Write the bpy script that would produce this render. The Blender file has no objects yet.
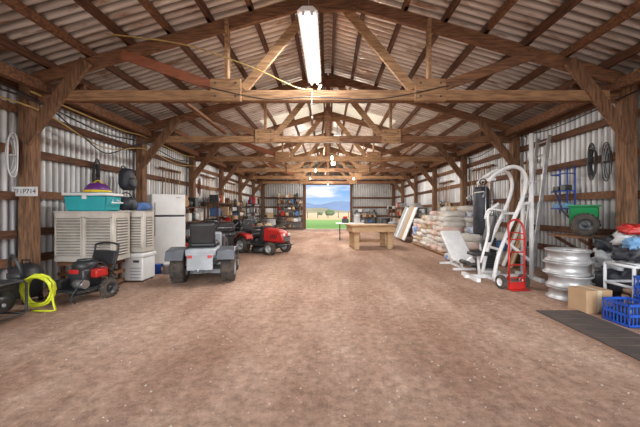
import bpy, bmesh, math, random
from mathutils import Vector, Matrix, noise
random.seed(7)
R=random.uniform
scene=bpy.context.scene
# ---------------------------------------------------------------- materials
MATS={}
def mat(name,c1,c2=None,scale=6,rough=.6,metal=0,bump=0,stretch=(1,1,1),emit=0,detail=5,lo=.35,hi=.65,alpha=None):
    if name in MATS: return MATS[name]
    m=bpy.data.materials.new(name); m.use_nodes=True
    nt=m.node_tree; b=nt.nodes['Principled BSDF']
    if c2 is None: c2=tuple(x*.8 for x in c1)
    tc=nt.nodes.new('ShaderNodeTexCoord'); mp=nt.nodes.new('ShaderNodeMapping'); mp.inputs['Scale'].default_value=stretch
    nt.links.new(tc.outputs['Object'],mp.inputs['Vector'])
    n=nt.nodes.new('ShaderNodeTexNoise'); n.inputs['Scale'].default_value=scale; n.inputs['Detail'].default_value=detail
    nt.links.new(mp.outputs[0],n.inputs['Vector'])
    r=nt.nodes.new('ShaderNodeValToRGB'); e=r.color_ramp.elements
    e[0].position=lo; e[1].position=hi; e[0].color=(*c1,1); e[1].color=(*c2,1)
    nt.links.new(n.outputs['Fac'],r.inputs[0]); nt.links.new(r.outputs[0],b.inputs['Base Color'])
    b.inputs['Roughness'].default_value=rough; b.inputs['Metallic'].default_value=metal
    if bump:
        bu=nt.nodes.new('ShaderNodeBump'); bu.inputs['Strength'].default_value=bump; bu.inputs['Distance'].default_value=.02
        nt.links.new(n.outputs['Fac'],bu.inputs['Height']); nt.links.new(bu.outputs[0],b.inputs['Normal'])
    if emit:
        b.inputs['Emission Color'].default_value=(*c1,1); b.inputs['Emission Strength'].default_value=emit
    MATS[name]=m; return m
wood_tan=mat('wood_tan',(.46,.27,.135),(.23,.12,.06),4,.75,bump=.3,stretch=(1,7,9),detail=8)
wood_mid=mat('wood_mid',(.31,.15,.075),(.125,.06,.032),4,.8,bump=.3,stretch=(1,7,9),detail=8)
wood_dark=mat('wood_dark',(.19,.085,.045),(.075,.036,.022),4,.8,bump=.3,stretch=(7,1,9),detail=8)
wood_red=mat('wood_red',(.40,.13,.065),(.22,.085,.045),5,.8,bump=.3,stretch=(1,6,8))
wood_post=mat('wood_post',(.31,.165,.085),(.115,.06,.035),4,.8,bump=.3,stretch=(9,9,1),detail=8)
wood_pale=mat('wood_pale',(.55,.38,.22),(.42,.27,.14),5,.7,stretch=(1,6,8))
black=mat('black_plastic',(.018,.018,.02),(.03,.03,.033),8,.45)
rubber=mat('rubber_dusty',(.035,.032,.03),(.09,.07,.055),9,.85)
dgray=mat('dark_gray_metal',(.07,.075,.08),(.04,.042,.045),6,.4,.3)
steel=mat('steel',(.45,.46,.47),(.35,.35,.36),6,.35,.8)
alu=mat('aluminium_dusty',(.58,.59,.60),(.40,.40,.40),6,.4,.5)
white=mat('white_enamel',(.80,.80,.79),(.72,.71,.69),4,.4)
wplastic=mat('white_plastic',(.82,.83,.84),(.7,.7,.7),6,.5)
beige=mat('beige_metal',(.62,.58,.52),(.50,.46,.40),4,.55)
louv=mat('louver_gray',(.30,.28,.25),(.22,.20,.18),9,.7)
lgray=mat('light_gray',(.42,.44,.45),(.33,.34,.35),6,.5)
teal=mat('teal_plastic',(.03,.42,.45),(.03,.36,.40),5,.4)
purple=mat('purple_plastic',(.14,.03,.22),(.10,.02,.16),5,.4)
yellow=mat('yellow_plastic',(.80,.60,.03),(.7,.5,.02),5,.45)
hosey=mat('hose_yellow_green',(.72,.78,.04),(.60,.66,.03),8,.45)
red=mat('red_paint',(.55,.025,.02),(.38,.02,.018),5,.4)
orange=mat('orange_paint',(.75,.18,.03),(.6,.13,.02),5,.45)
blue=mat('blue_plastic',(.02,.10,.50),(.02,.07,.38),5,.45)
lblue=mat('light_blue',(.20,.42,.68),(.15,.32,.55),5,.6)
green=mat('green_paint',(.02,.30,.10),(.02,.22,.07),5,.45)
card=mat('cardboard',(.47,.31,.18),(.40,.25,.14),3,.85)
tapec=mat('packing_tape',(.60,.50,.36),(.55,.45,.3),3,.4)
brick=mat('brick_tan',(.55,.36,.25),(.42,.25,.17),12,.9)
bagw=mat('bag_white',(.72,.69,.64),(.58,.54,.48),7,.7,bump=.3)
bagp=mat('bag_pink',(.66,.42,.36),(.72,.62,.55),5,.7,bump=.3)
bagt=mat('bag_tan',(.58,.43,.28),(.46,.33,.2),7,.8,bump=.3)
bagb=mat('bag_blue',(.20,.30,.55),(.65,.65,.65),5,.7,bump=.3,lo=.45,hi=.55)
bagd=mat('bag_dark',(.04,.045,.06),(.02,.022,.03),5,.5,bump=.3)
tarpw=mat('cloth_white',(.70,.72,.74),(.5,.53,.56),5,.8,bump=.4)
tarpb=mat('cloth_blue',(.10,.20,.42),(.06,.12,.3),5,.8,bump=.4)
pvc=mat('pvc_white',(.75,.77,.80),(.66,.68,.7),5,.4)
matb=mat('rubber_mat_black',(.055,.048,.046),(.10,.075,.062),5,.8,bump=.2)
glassl=mat('lens_glass',(.8,.8,.75),(.7,.7,.65),5,.15)
cable_y=mat('cable_tan',(.62,.45,.16),(.5,.35,.12),5,.5)
tubem=mat('fluorescent_tube',(.93,.97,1),(.93,.97,1),1,.5,emit=6)
bulbm=mat('bulb_glow',(1,.93,.8),(1,.93,.8),1,.5,emit=8)
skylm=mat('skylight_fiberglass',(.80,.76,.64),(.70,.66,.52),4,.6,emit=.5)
leaf=mat('leaves',(.05,.10,.03),(.10,.14,.05),2,.9)
stone=mat('pebble',(.62,.52,.45),(.45,.36,.3),3,.9)

def corr_mat(name,cA,cB,cR,rustlo,rusthi,metal=.1,cD=(.3,.25,.2),rough=.42,per=.13,groove_shade=.5):
    m=bpy.data.materials.new(name); m.use_nodes=True; nt=m.node_tree; b=nt.nodes['Principled BSDF']
    N=nt.nodes.new; L=nt.links.new
    tc=N('ShaderNodeTexCoord')
    def nz(scale,st,det=6,rgh=.6):
        mp=N('ShaderNodeMapping'); mp.inputs['Scale'].default_value=st; L(tc.outputs['Object'],mp.inputs[0])
        n=N('ShaderNodeTexNoise'); n.inputs['Scale'].default_value=scale; n.inputs['Detail'].default_value=det; n.inputs['Roughness'].default_value=rgh; L(mp.outputs[0],n.inputs['Vector']); return n
    def ramp(a,b_,c0=(0,0,0),c1=(1,1,1)):
        r=N('ShaderNodeValToRGB'); r.color_ramp.elements[0].position=a; r.color_ramp.elements[1].position=b_
        r.color_ramp.elements[0].color=(*c0,1); r.color_ramp.elements[1].color=(*c1,1); return r
    n1=nz(1.6,(.4,2.5,.4)); n2=nz(3,(.5,3,.5)); n3=nz(14,(.05,1,.05),3); n4=nz(.45,(.6,1.2,.6),5,.7)
    r1=ramp(.38,.62,cA,cB); L(n1.outputs['Fac'],r1.inputs[0])
    r2=ramp(rustlo,rusthi); L(n2.outputs['Fac'],r2.inputs[0])
    r3=ramp(.42,.60,(1,1,1),(.70,.67,.64)); L(n3.outputs['Fac'],r3.inputs[0])
    r4=ramp(.48,.70); L(n4.outputs['Fac'],r4.inputs[0])
    # shade painted into the corrugation grooves so the ribs stand out
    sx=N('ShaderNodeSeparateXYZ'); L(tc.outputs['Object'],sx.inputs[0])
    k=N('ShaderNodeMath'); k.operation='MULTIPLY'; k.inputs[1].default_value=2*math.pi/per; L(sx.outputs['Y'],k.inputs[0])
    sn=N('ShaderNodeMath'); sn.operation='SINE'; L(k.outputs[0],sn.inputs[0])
    rg=ramp(.0,.7,(groove_shade,groove_shade*.94,groove_shade*.88),(1,1,1)); hs=N('ShaderNodeMath'); hs.operation='MULTIPLY_ADD'; hs.inputs[1].default_value=.5; hs.inputs[2].default_value=.5; L(sn.outputs[0],hs.inputs[0]); L(hs.outputs[0],rg.inputs[0])
    mu=N('ShaderNodeMix'); mu.data_type='RGBA'; mu.blend_type='MULTIPLY'; mu.inputs[0].default_value=.85; L(r1.outputs[0],mu.inputs[6]); L(r3.outputs[0],mu.inputs[7])
    m4=N('ShaderNodeMix'); m4.data_type='RGBA'; sc=N('ShaderNodeMath'); sc.operation='MULTIPLY'; sc.inputs[1].default_value=.6; L(r4.outputs[0],sc.inputs[0]); L(sc.outputs[0],m4.inputs[0]); L(mu.outputs[2],m4.inputs[6]); m4.inputs[7].default_value=(*cD,1)
    mx=N('ShaderNodeMix'); mx.data_type='RGBA'; L(r2.outputs[0],mx.inputs[0]); L(m4.outputs[2],mx.inputs[6]); mx.inputs[7].default_value=(*cR,1)
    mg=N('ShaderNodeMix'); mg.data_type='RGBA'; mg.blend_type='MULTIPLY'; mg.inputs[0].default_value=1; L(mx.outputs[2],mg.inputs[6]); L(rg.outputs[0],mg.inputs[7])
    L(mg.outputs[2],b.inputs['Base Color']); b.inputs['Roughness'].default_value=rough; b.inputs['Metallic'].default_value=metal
    return m
roofm=corr_mat('galvanized_roof',(1,.99,.96),(.84,.82,.79),(.38,.22,.13),.55,.69,metal=.45,cD=(.60,.47,.37),rough=.38,per=.15,groove_shade=.38)
wallm=corr_mat('galvanized_wall',(.93,.97,1),(.74,.78,.83),(.36,.27,.21),.60,.78,metal=.35,cD=(.55,.53,.51),rough=.4,per=.13,groove_shade=.45)

def floor_mat():
    m=bpy.data.materials.new('dirt_floor'); m.use_nodes=True; nt=m.node_tree; b=nt.nodes['Principled BSDF']
    N=nt.nodes.new; L=nt.links.new
    tc=N('ShaderNodeTexCoord')
    def nz(s,d=8,r=.6,st=(1,1,1)):
        mp=N('ShaderNodeMapping'); mp.inputs['Scale'].default_value=st; L(tc.outputs['Object'],mp.inputs[0])
        n=N('ShaderNodeTexNoise'); n.inputs['Scale'].default_value=s; n.inputs['Detail'].default_value=d; n.inputs['Roughness'].default_value=r; L(mp.outputs[0],n.inputs['Vector']); return n
    a=nz(.8,8,.65,(1.2,.6,1)); bb=nz(11,8,.8); c=nz(45,6,.8); t=nz(1.3,5,.6,(1.6,.2,1))
    ra=N('ShaderNodeValToRGB'); e=ra.color_ramp.elements; e[0].position=.36;e[1].position=.64
    e[0].color=(.40,.235,.16,1); e[1].color=(.60,.42,.32,1); L(a.outputs['Fac'],ra.inputs[0])
    rt=N('ShaderNodeValToRGB'); e=rt.color_ramp.elements; e[0].position=.40;e[1].position=.58
    e[0].color=(.82,.78,.76,1); e[1].color=(1,1,1,1); L(t.outputs['Fac'],rt.inputs[0])
    rb=N('ShaderNodeValToRGB'); e=rb.color_ramp.elements; e[0].position=.3;e[1].position=.7
    e[0].color=(.42,.38,.36,1); e[1].color=(1.3,1.3,1.3,1); L(bb.outputs['Fac'],rb.inputs[0])
    mx=N('ShaderNodeMix'); mx.data_type='RGBA'; mx.blend_type='MULTIPLY'; mx.inputs[0].default_value=1; L(ra.outputs[0],mx.inputs[6]); L(rb.outputs[0],mx.inputs[7])
    mt=N('ShaderNodeMix'); mt.data_type='RGBA'; mt.blend_type='MULTIPLY'; mt.inputs[0].default_value=1; L(mx.outputs[2],mt.inputs[6]); L(rt.outputs[0],mt.inputs[7])
    rc=N('ShaderNodeValToRGB'); e=rc.color_ramp.elements; e[0].position=.60;e[1].position=.70; L(c.outputs['Fac'],rc.inputs[0])
    mx2=N('ShaderNodeMix'); mx2.data_type='RGBA'; L(rc.outputs[0],mx2.inputs[0]); L(mt.outputs[2],mx2.inputs[6]); mx2.inputs[7].default_value=(.75,.65,.57,1)
    L(mx2.outputs[2],b.inputs['Base Color']); b.inputs['Roughness'].default_value=.95
    bu=N('ShaderNodeBump'); bu.inputs['Strength'].default_value=.9; bu.inputs['Distance'].default_value=.04; L(bb.outputs['Fac'],bu.inputs['Height']); L(bu.outputs[0],b.inputs['Normal'])
    return m
floorm=floor_mat()
def ground_mat():
    m=bpy.data.materials.new('field_ground'); m.use_nodes=True; nt=m.node_tree; b=nt.nodes['Principled BSDF']
    N=nt.nodes.new; L=nt.links.new
    g=N('ShaderNodeNewGeometry'); s=N('ShaderNodeSeparateXYZ'); L(g.outputs['Position'],s.inputs[0])
    mr=N('ShaderNodeMapRange'); mr.inputs[1].default_value=0; mr.inputs[2].default_value=100; L(s.outputs['Y'],mr.inputs[0])
    n=N('ShaderNodeTexNoise'); n.inputs['Scale'].default_value=.25; n.inputs['Detail'].default_value=6; L(g.outputs['Position'],n.inputs['Vector'])
    ad=N('ShaderNodeMath'); ad.operation='MULTIPLY_ADD'; ad.inputs[1].default_value=.16; L(n.outputs['Fac'],ad.inputs[0]); L(mr.outputs[0],ad.inputs[2])
    r=N('ShaderNodeValToRGB'); e=r.color_ramp.elements
    e[0].position=0.28; e[0].color=(.66,.57,.48,1)
    e[1].position=.33; e[1].color=(.12,.24,.04,1)
    for p,c in ((.52,(.15,.26,.05,1)),(.60,(.40,.29,.14,1)),(1,(.43,.32,.17,1))):
        x=e.new(p); x.color=c
    L(ad.outputs[0],r.inputs[0]); L(r.outputs[0],b.inputs['Base Color']); b.inputs['Roughness'].default_value=1
    return m
groundm=ground_mat()

# ---------------------------------------------------------------- builder
class B:
    def __init__(s,name): s.name=name; s.bm=bmesh.new(); s.mats=[]; s.T=Matrix.Identity(4)
    def mi(s,m):
        if m not in s.mats: s.mats.append(m)
        return s.mats.index(m)
    def _mark(s,faces,m,smooth=False):
        i=s.mi(m)
        for f in faces: f.material_index=i; f.smooth=smooth
    def raw(s,vs,fs,m,smooth=False):
        bv=[s.bm.verts.new(s.T@Vector(v)) for v in vs]; out=[]
        for f in fs:
            try: out.append(s.bm.faces.new([bv[i] for i in f]))
            except ValueError: pass
        s._mark(out,m,smooth); return bv
    def boxM(s,M,m,bev=0):
        r=bmesh.ops.create_cube(s.bm,size=1,matrix=s.T@M); vs=r['verts']
        fs=set(f for v in vs for f in v.link_faces)
        s._mark(fs,m)
        if bev:
            es=list(set(e for v in vs for e in v.link_edges))
            q=bmesh.ops.bevel(s.bm,geom=es,offset=bev,segments=2,affect='EDGES',profile=.5,clamp_overlap=True)
            s._mark(q['faces'],m,True)
    def box(s,c,d,m,rot=(0,0,0),bev=0):
        from mathutils import Euler
        s.boxM(Matrix.Translation(c)@Euler([math.radians(a) for a in rot]).to_matrix().to_4x4()@Matrix.Diagonal((*d,1)),m,bev)
    def bb(s,x0,x1,y0,y1,z0,z1,m,bev=0):
        s.box(((x0+x1)/2,(y0+y1)/2,(z0+z1)/2),(abs(x1-x0),abs(y1-y0),abs(z1-z0)),m,bev=bev)
    def beam(s,p,q,w,h,m,up=(0,0,1),bev=0):
        p=Vector(p);q=Vector(q);d=q-p;L=d.length;x=d.normalized();u=Vector(up)
        y=u.cross(x)
        if y.length<1e-4: y=Vector((0,1,0)).cross(x)
        y.normalize(); z=x.cross(y)
        M=Matrix((x,y,z)).transposed().to_4x4(); M.translation=(p+q)/2
        s.boxM(M@Matrix.Diagonal((L,w,h,1)),m,bev)
    def tube(s,pts,r,m,n=8,smooth=0,closed=False):
        P=[Vector(p) for p in pts]
        if smooth:
            Q=[];k=len(P)
            rng=range(k if closed else k-1)
            for i in rng:
                a=P[(i-1)%k] if closed else P[max(i-1,0)]; b=P[i]; c=P[(i+1)%k]; d=P[(i+2)%k] if closed else P[min(i+2,k-1)]
                for j in range(smooth):
                    t=j/smooth
                    Q.append(.5*((2*b)+(c-a)*t+(2*a-5*b+4*c-d)*t*t+(3*b-a-3*c+d)*t**3))
            if not closed: Q.append(P[-1])
            P=Q
        k=len(P); vs=[];fs=[]; prev=None
        for i in range(k):
            if closed: t=(P[(i+1)%k]-P[i-1])
            else: t=P[min(i+1,k-1)]-P[max(i-1,0)]
            if t.length<1e-7: t=Vector((0,0,1))
            t.normalize()
            if prev is None:
                a=Vector((0,0,1)) if abs(t.z)<.9 else Vector((1,0,0)); u=t.cross(a).normalized()
            else:
                u=(prev-t*prev.dot(t))
                u=u.normalized() if u.length>1e-6 else t.orthogonal().normalized()
            prev=u; w=t.cross(u)
            for j in range(n):
                an=2*math.pi*j/n; vs.append(P[i]+u*math.cos(an)*r+w*math.sin(an)*r)
        for i in range(k if closed else k-1):
            for j in range(n):
                fs.append((i*n+j,i*n+(j+1)%n,((i+1)%k)*n+(j+1)%n,((i+1)%k)*n+j))
        if not closed: fs.append(tuple(range(n))[::-1]); fs.append(tuple((k-1)*n+j for j in range(n)))
        s.raw(vs,fs,m,True)
    def cyl(s,p,q,r,m,n=16,r2=None):
        p=Vector(p);q=Vector(q); s.lathe([(r,0),(r if r2 is None else r2,(q-p).length)],m,p,q-p,n,cap=True)
    def lathe(s,prof,m,o=(0,0,0),ax=(0,0,1),n=20,cap=False,smooth=True):
        rot=Vector(ax).normalized().to_track_quat('Z','Y').to_matrix().to_4x4(); rot.translation=Vector(o)
        vs=[];fs=[];k=len(prof)
        for (r,z) in prof:
            for j in range(n):
                a=2*math.pi*j/n; vs.append(rot@Vector((r*math.cos(a),r*math.sin(a),z)))
        for i in range(k-1):
            for j in range(n): fs.append((i*n+j,i*n+(j+1)%n,(i+1)*n+(j+1)%n,(i+1)*n+j))
        bv=s.raw(vs,fs,m,smooth)
        if cap:
            out=[s.bm.faces.new(bv[:n][::-1]),s.bm.faces.new(bv[-n:])]; s._mark(out,m,False)
    def prism(s,poly,y0,y1,m,plane='xz',bev=0):
        k=len(poly)
        f3=(lambda a,b,t:(a,t,b)) if plane=='xz' else ((lambda a,b,t:(t,a,b)) if plane=='yz' else (lambda a,b,t:(a,b,t)))
        vs=[f3(a,b,y0) for a,b in poly]+[f3(a,b,y1) for a,b in poly]
        fs=[tuple(range(k)),tuple(range(k,2*k))[::-1]]+[(i,i+k,(i+1)%k+k,(i+1)%k) for i in range(k)]
        bv=s.raw(vs,fs,m)
        if bev:
            es=list(set(e for v in bv for e in v.link_edges))
            q=bmesh.ops.bevel(s.bm,geom=es,offset=bev,segments=2,affect='EDGES',clamp_overlap=True); s._mark(q['faces'],m,True)
    def blob(s,c,d,m,seed=0,amp=.12,p=.6,rotz=0,nu=14,nv=9,fr=2.2):
        vs=[];fs=[];c=Vector(c)
        sg=lambda x,e:math.copysign(abs(x)**e,x)
        cr,sr=math.cos(rotz),math.sin(rotz)
        for i in range(nv+1):
            ph=-math.pi/2+math.pi*i/nv
            for j in range(nu):
                th=2*math.pi*j/nu
                v=Vector((sg(math.cos(ph),p)*sg(math.cos(th),p),sg(math.cos(ph),p)*sg(math.sin(th),p),sg(math.sin(ph),p)))
                k=1+amp*noise.noise(v*fr+Vector((seed*3.1,seed*1.7,seed)))*1.6
                x,y,z=v.x*d[0]/2*k,v.y*d[1]/2*k,v.z*d[2]/2*k
                vs.append(c+Vector((x*cr-y*sr,x*sr+y*cr,max(z,-d[2]/2))))
        for i in range(nv):
            for j in range(nu): fs.append((i*nu+j,i*nu+(j+1)%nu,(i+1)*nu+(j+1)%nu,(i+1)*nu+j))
        s.raw(vs,fs,m,True)
    def wheel(s,c,Rr,w,m_t=None,m_r=None,ax=(1,0,0),tread=True,n=24):
        m_t=m_t or rubber; m_r=m_r or lgray; a=Vector(ax).normalized(); c=Vector(c); o=c-a*w/2
        s.lathe([(Rr*.55,.0),(Rr*.62,-.004),(Rr*.85,0),(Rr*.97,w*.12),(Rr,w*.3),(Rr,w*.7),(Rr*.97,w*.88),(Rr*.85,w),(Rr*.62,w+.004),(Rr*.55,w)],m_t,o,a,n)
        s.lathe([(Rr*.56,w*.02),(Rr*.5,w*.1),(Rr*.45,w*.28),(Rr*.2,w*.3),(Rr*.16,w*.1),(.001,w*.1)],m_r,o,a,n)
        s.lathe([(Rr*.56,w*.98),(Rr*.5,w*.9),(Rr*.45,w*.72),(Rr*.2,w*.7),(Rr*.16,w*.9),(.001,w*.9)],m_r,o,a,n)
        if tread and Rr>.12:
            u=a.orthogonal().normalized(); v=a.cross(u); k=18
            for i in range(k):
                t=2*math.pi*i/k; d=u*math.cos(t)+v*math.sin(t); tg=a.cross(d)
                for sd in (-1,1):
                    p0=c+d*(Rr+.004)+a*sd*w*.06; p1=c+d*(Rr-.004)+a*sd*w*.44+tg*Rr*.16
                    s.beam(p0,p1,.02,.02,m_t,up=d)
    def done(s,loc=(0,0,0),rz=0,parent=None):
        me=bpy.data.meshes.new(s.name); bmesh.ops.recalc_face_normals(s.bm,faces=s.bm.faces[:]); s.bm.to_mesh(me); s.bm.free()
        for m in s.mats: me.materials.append(m)
        o=bpy.data.objects.new(s.name,me); scene.collection.objects.link(o); o.location=loc; o.rotation_euler=(0,0,math.radians(rz))
        if parent: o.parent=parent
        return o

# ---------------------------------------------------------------- shell
HW=5.04; Y0=-1.1; Y1=23.25; SL=.286; RZ=5.08
zr=lambda x:RZ-SL*abs(x)
TY=[-1.0,2.02]+[5.04+3.02*k for k in range(7)]
b=B('floor'); b.raw([(-HW-.1,Y0-4,0),(HW+.1,Y0-4,0),(HW+.1,Y1,0),(-HW-.1,Y1,0)],[(0,1,2,3)],floorm); b.done()
b=B('ground'); b.raw([(-500,-300,-.03),(500,-300,-.03),(500,700,-.03),(-500,700,-.03)],[(0,1,2,3)],groundm); b.done()

def corr_roof(b,x0,x1,y0,y1,m,per=.15,amp=.024):
    n=int((y1-y0)/per*10); xs=[x0+(x1-x0)*i/4 for i in range(5)]
    vs=[];fs=[]
    for i in range(n+1):
        y=y0+(y1-y0)*i/n; dz=-amp*math.sin(2*math.pi*y/per)
        for x in xs: vs.append((x,y,zr(x)+dz))
    for i in range(n):
        for j in range(4): fs.append((i*5+j,i*5+j+1,(i+1)*5+j+1,(i+1)*5+j))
    b.raw(vs,fs,m,True)
sky_y=[(10.5,11.5),(14.2,15.2),(17.3,18.3)]
for side,nm in ((-1,'roof_left'),(1,'roof_right')):
    b=B(nm); bs=B('skylight_panel'); y=Y0-.3
    for (a,c) in sky_y:
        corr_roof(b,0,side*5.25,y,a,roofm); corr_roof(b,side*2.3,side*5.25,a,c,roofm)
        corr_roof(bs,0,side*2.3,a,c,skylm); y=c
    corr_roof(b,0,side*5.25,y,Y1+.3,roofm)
    b.done(); bs.done()
b=B('roof_ridge_cap'); b.raw([(-.2,Y0-.3,zr(.2)+.035),(0,Y0-.3,RZ+.03),(.2,Y0-.3,zr(.2)+.035),(-.2,Y1+.3,zr(.2)+.035),(0,Y1+.3,RZ+.03),(.2,Y1+.3,zr(.2)+.035)],[(0,1,4,3),(1,2,5,4)],roofm); b.done()

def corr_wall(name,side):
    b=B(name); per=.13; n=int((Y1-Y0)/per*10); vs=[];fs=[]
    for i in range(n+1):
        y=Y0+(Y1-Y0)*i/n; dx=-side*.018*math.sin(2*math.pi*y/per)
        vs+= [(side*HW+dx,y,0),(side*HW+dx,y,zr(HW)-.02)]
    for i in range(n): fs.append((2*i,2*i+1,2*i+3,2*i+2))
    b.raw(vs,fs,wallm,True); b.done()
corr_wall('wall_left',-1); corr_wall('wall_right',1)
b=B('wall_back'); per=.13; DX=1.65; DH=3.3
def strip(x0,x1,zb):
    n=int((x1-x0)/per*8); vs=[];fs=[]
    for i in range(n+1):
        x=x0+(x1-x0)*i/n; dy=.013*math.sin(2*math.pi*x/per); vs+=[(x,Y1+dy,zb),(x,Y1+dy,zr(x)-.02)]
    for i in range(n): fs.append((2*i,2*i+1,2*i+3,2*i+2))
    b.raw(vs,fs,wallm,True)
strip(-HW,-DX,0); strip(-DX,DX,DH); strip(DX,HW,0); b.done()
b=B('door_frame')
b.bb(-DX-.15,-DX,Y1-.14,Y1-.02,0,DH,wood_dark); b.bb(DX,DX+.15,Y1-.14,Y1-.02,0,DH,wood_dark); b.bb(-DX-.15,DX+.15,Y1-.14,Y1-.02,DH,DH+.18,wood_dark); b.done()

for y in TY:
    for sd in (-1,1):
        b=B('support_post'); b.bb(sd*4.76,sd*4.94,y-.10,y+.10,0,zr(4.85)-.18,wood_post,.008); b.done()
for sd,nm in ((-1,'left'),(1,'right')):
    b=B('wall_girts_'+nm)
    for z in (.55,.98,1.62,2.32,2.95):
        for i in range(len(TY)-1):
            dz=R(-.02,.02); b.beam((sd*4.98,TY[i],z+dz),(sd*4.98,TY[i+1],z+dz+R(-.02,.02)),.05,.13,wood_dark if (i+int(z*10))%3 else wood_mid)
    b.done()
    b=B('eave_plate_'+nm); b.bb(sd*4.62,sd*4.74,TY[0],Y1-.05,3.30,3.46,wood_mid); b.bb(sd*4.955,sd*5.005,TY[0],Y1-.05,3.28,3.5,wood_dark); b.done()
b=B('wall_girts_back')
for z in (.98,1.62,2.32):
    b.bb(-4.95,-DX-.2,Y1-.08,Y1-.02,z-.06,z+.07,wood_dark); b.bb(DX+.2,4.95,Y1-.08,Y1-.02,z-.06,z+.07,wood_dark)
b.bb(-4.6,4.6,Y1-.08,Y1-.02,3.55,3.68,wood_dark)
b.done()
b=B('roof_purlins')
for sd in (-1,1):
    for x in (.12,.62,1.25,1.9,2.55,3.2,3.85,4.5,5.0):
        for i in range(len(TY)-1):
            o=R(-.015,.015); b.beam((sd*(x+o),TY[i]-.15,zr(x)-.085),(sd*(x-o),TY[i+1]+.15,zr(x)-.085),.06,.12,wood_dark if (i+int(x*3))%4 else wood_mid)
b.done()
def truss(y,k):
    b=B('roof_truss'); zc=lambda x:zr(x)-.24
    m1=wood_mid; t=.07
    for sd in (-1,1):
        b.beam((0,y,zc(0)),(sd*4.95,y,zc(4.95)),t,.19,m1,up=(0,0,1))
        b.beam((sd*4.84,y-.1,2.45),(sd*3.85,y-.1,3.74),.06,.19,wood_post)
        b.beam((sd*1.62,y-.05,3.1),(sd*1.62,y-.05,zc(1.62)+.05),.05,.13,wood_tan)
        b.beam((sd*1.35,y-.07,3.3),(sd*.18,y-.07,4.72),.05,.14,wood_tan)
        b.beam((sd*1.7,y-.07,3.30),(sd*3.3,y-.07,3.86),.05,.15,wood_red if sd<0 and k%2==0 else wood_mid)
        b.bb(sd*1.38,sd*1.86,y-.15,y-.08,3.09,3.44,wood_tan)
        for bx in (1.46,1.78):
            for bz in (3.16,3.37): b.cyl((sd*bx,y-.15,bz),(sd*bx,y-.165,bz),.016,dgray,8)
        b.beam((sd*4.9,y+.07,3.36),(sd*4.0,y+.07,3.36),.05,.15,wood_dark)
    if k!=2: b.bb(-.06,.06,y-.03,y+.03,3.2,4.8,wood_mid)
    b.beam((-4.3,y-.06,3.2),(.4,y-.06,3.2),.06,.16,wood_tan)
    b.beam((.3,y-.063,3.205),(4.5,y-.063,3.2),.06,.155,wood_tan if k%2==0 else wood_mid)
    b.beam((-4.86,y+.06,3.2),(4.86,y+.06,3.2),.05,.14,wood_mid)
    b.beam((-.45,y-.11,4.62),(.45,y-.11,4.62),.05,.2,wood_mid)
    b.done()
for k,y in enumerate(TY[:-1]): truss(y,k)
b=B('longitudinal_bracing')
for i in range(2,len(TY)-2):
    y=TY[i]; b.beam((-.15,y+.1,3.3),(-.15,TY[i+1]-.1,4.6),.05,.12,wood_mid)
    b.beam((2.6,y+.1,3.32),(2.6,TY[i+1]-.2,3.32),.09,.05,wood_mid) if i%2 else b.beam((-2.6,y+.1,3.32),(-2.6,TY[i+1]-.2,3.32),.09,.05,wood_mid)
b.done()

# ---------------------------------------------------------------- lamps
def fluoro(x,y0,y1,z,pw):
    b=B('fluorescent_light_fixture')
    b.prism([(-.14,-.0),(.14,-.0),(.07,.06),(-.07,.06)],y0,y1,white)
    for dx in (-.06,.06):
        b.cyl((dx,y0+.04,-.03),(dx,y1-.04,-.03),.022,tubem,10)
        for yy in (y0+.02,y1-.05): b.bb(dx-.02,dx+.02,yy,yy+.03,-.05,.01,white)
    zt=zr(x)-z-.1
    for yy in (y0+.3,y1-.3): b.tube([(0,yy,.05),(0,yy,zt)],.006,steel,6)
    b.done((x,0,z))
    ld=bpy.data.lights.new('fluorescent_light','AREA'); ld.shape='RECTANGLE'; ld.size=.25; ld.size_y=(y1-y0); ld.energy=pw; ld.color=(1,.975,.94)
    o=bpy.data.objects.new('fluorescent_light',ld); scene.collection.objects.link(o); o.location=(x,(y0+y1)/2,z-.06)
fluoro(-.28,4.2,6.6,4.07,215)
for (x,y) in ((0.35,11.2),(.3,17.3),(-.3,20.2)): fluoro(x,y,y+1.2,4.1,150)
for (x,y,z) in ((.12,9.5,2.98),(-.5,12.6,3.0),(-.9,15.6,3.0),(1.3,15.7,3.0),(0,19.0,3.0)):
    b=B('hanging_bulb'); b.tube([(0,0,.1),(.01,0,.5),(0,0,zr(x)-z-.08)],.006,black,6); b.cyl((0,0,.06),(0,0,.12),.02,black,10)
    b.lathe([(.001,-.06),(.03,-.045),(.038,-.01),(.025,.03),(.018,.055)],bulbm,n=14); b.done((x,y,z))
    ld=bpy.data.lights.new('bulb_light','POINT'); ld.energy=100; ld.shadow_soft_size=.05; ld.color=(1,.93,.84)
    o=bpy.data.objects.new('bulb_light',ld); scene.collection.objects.link(o); o.location=(x,y,z-.12)

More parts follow.
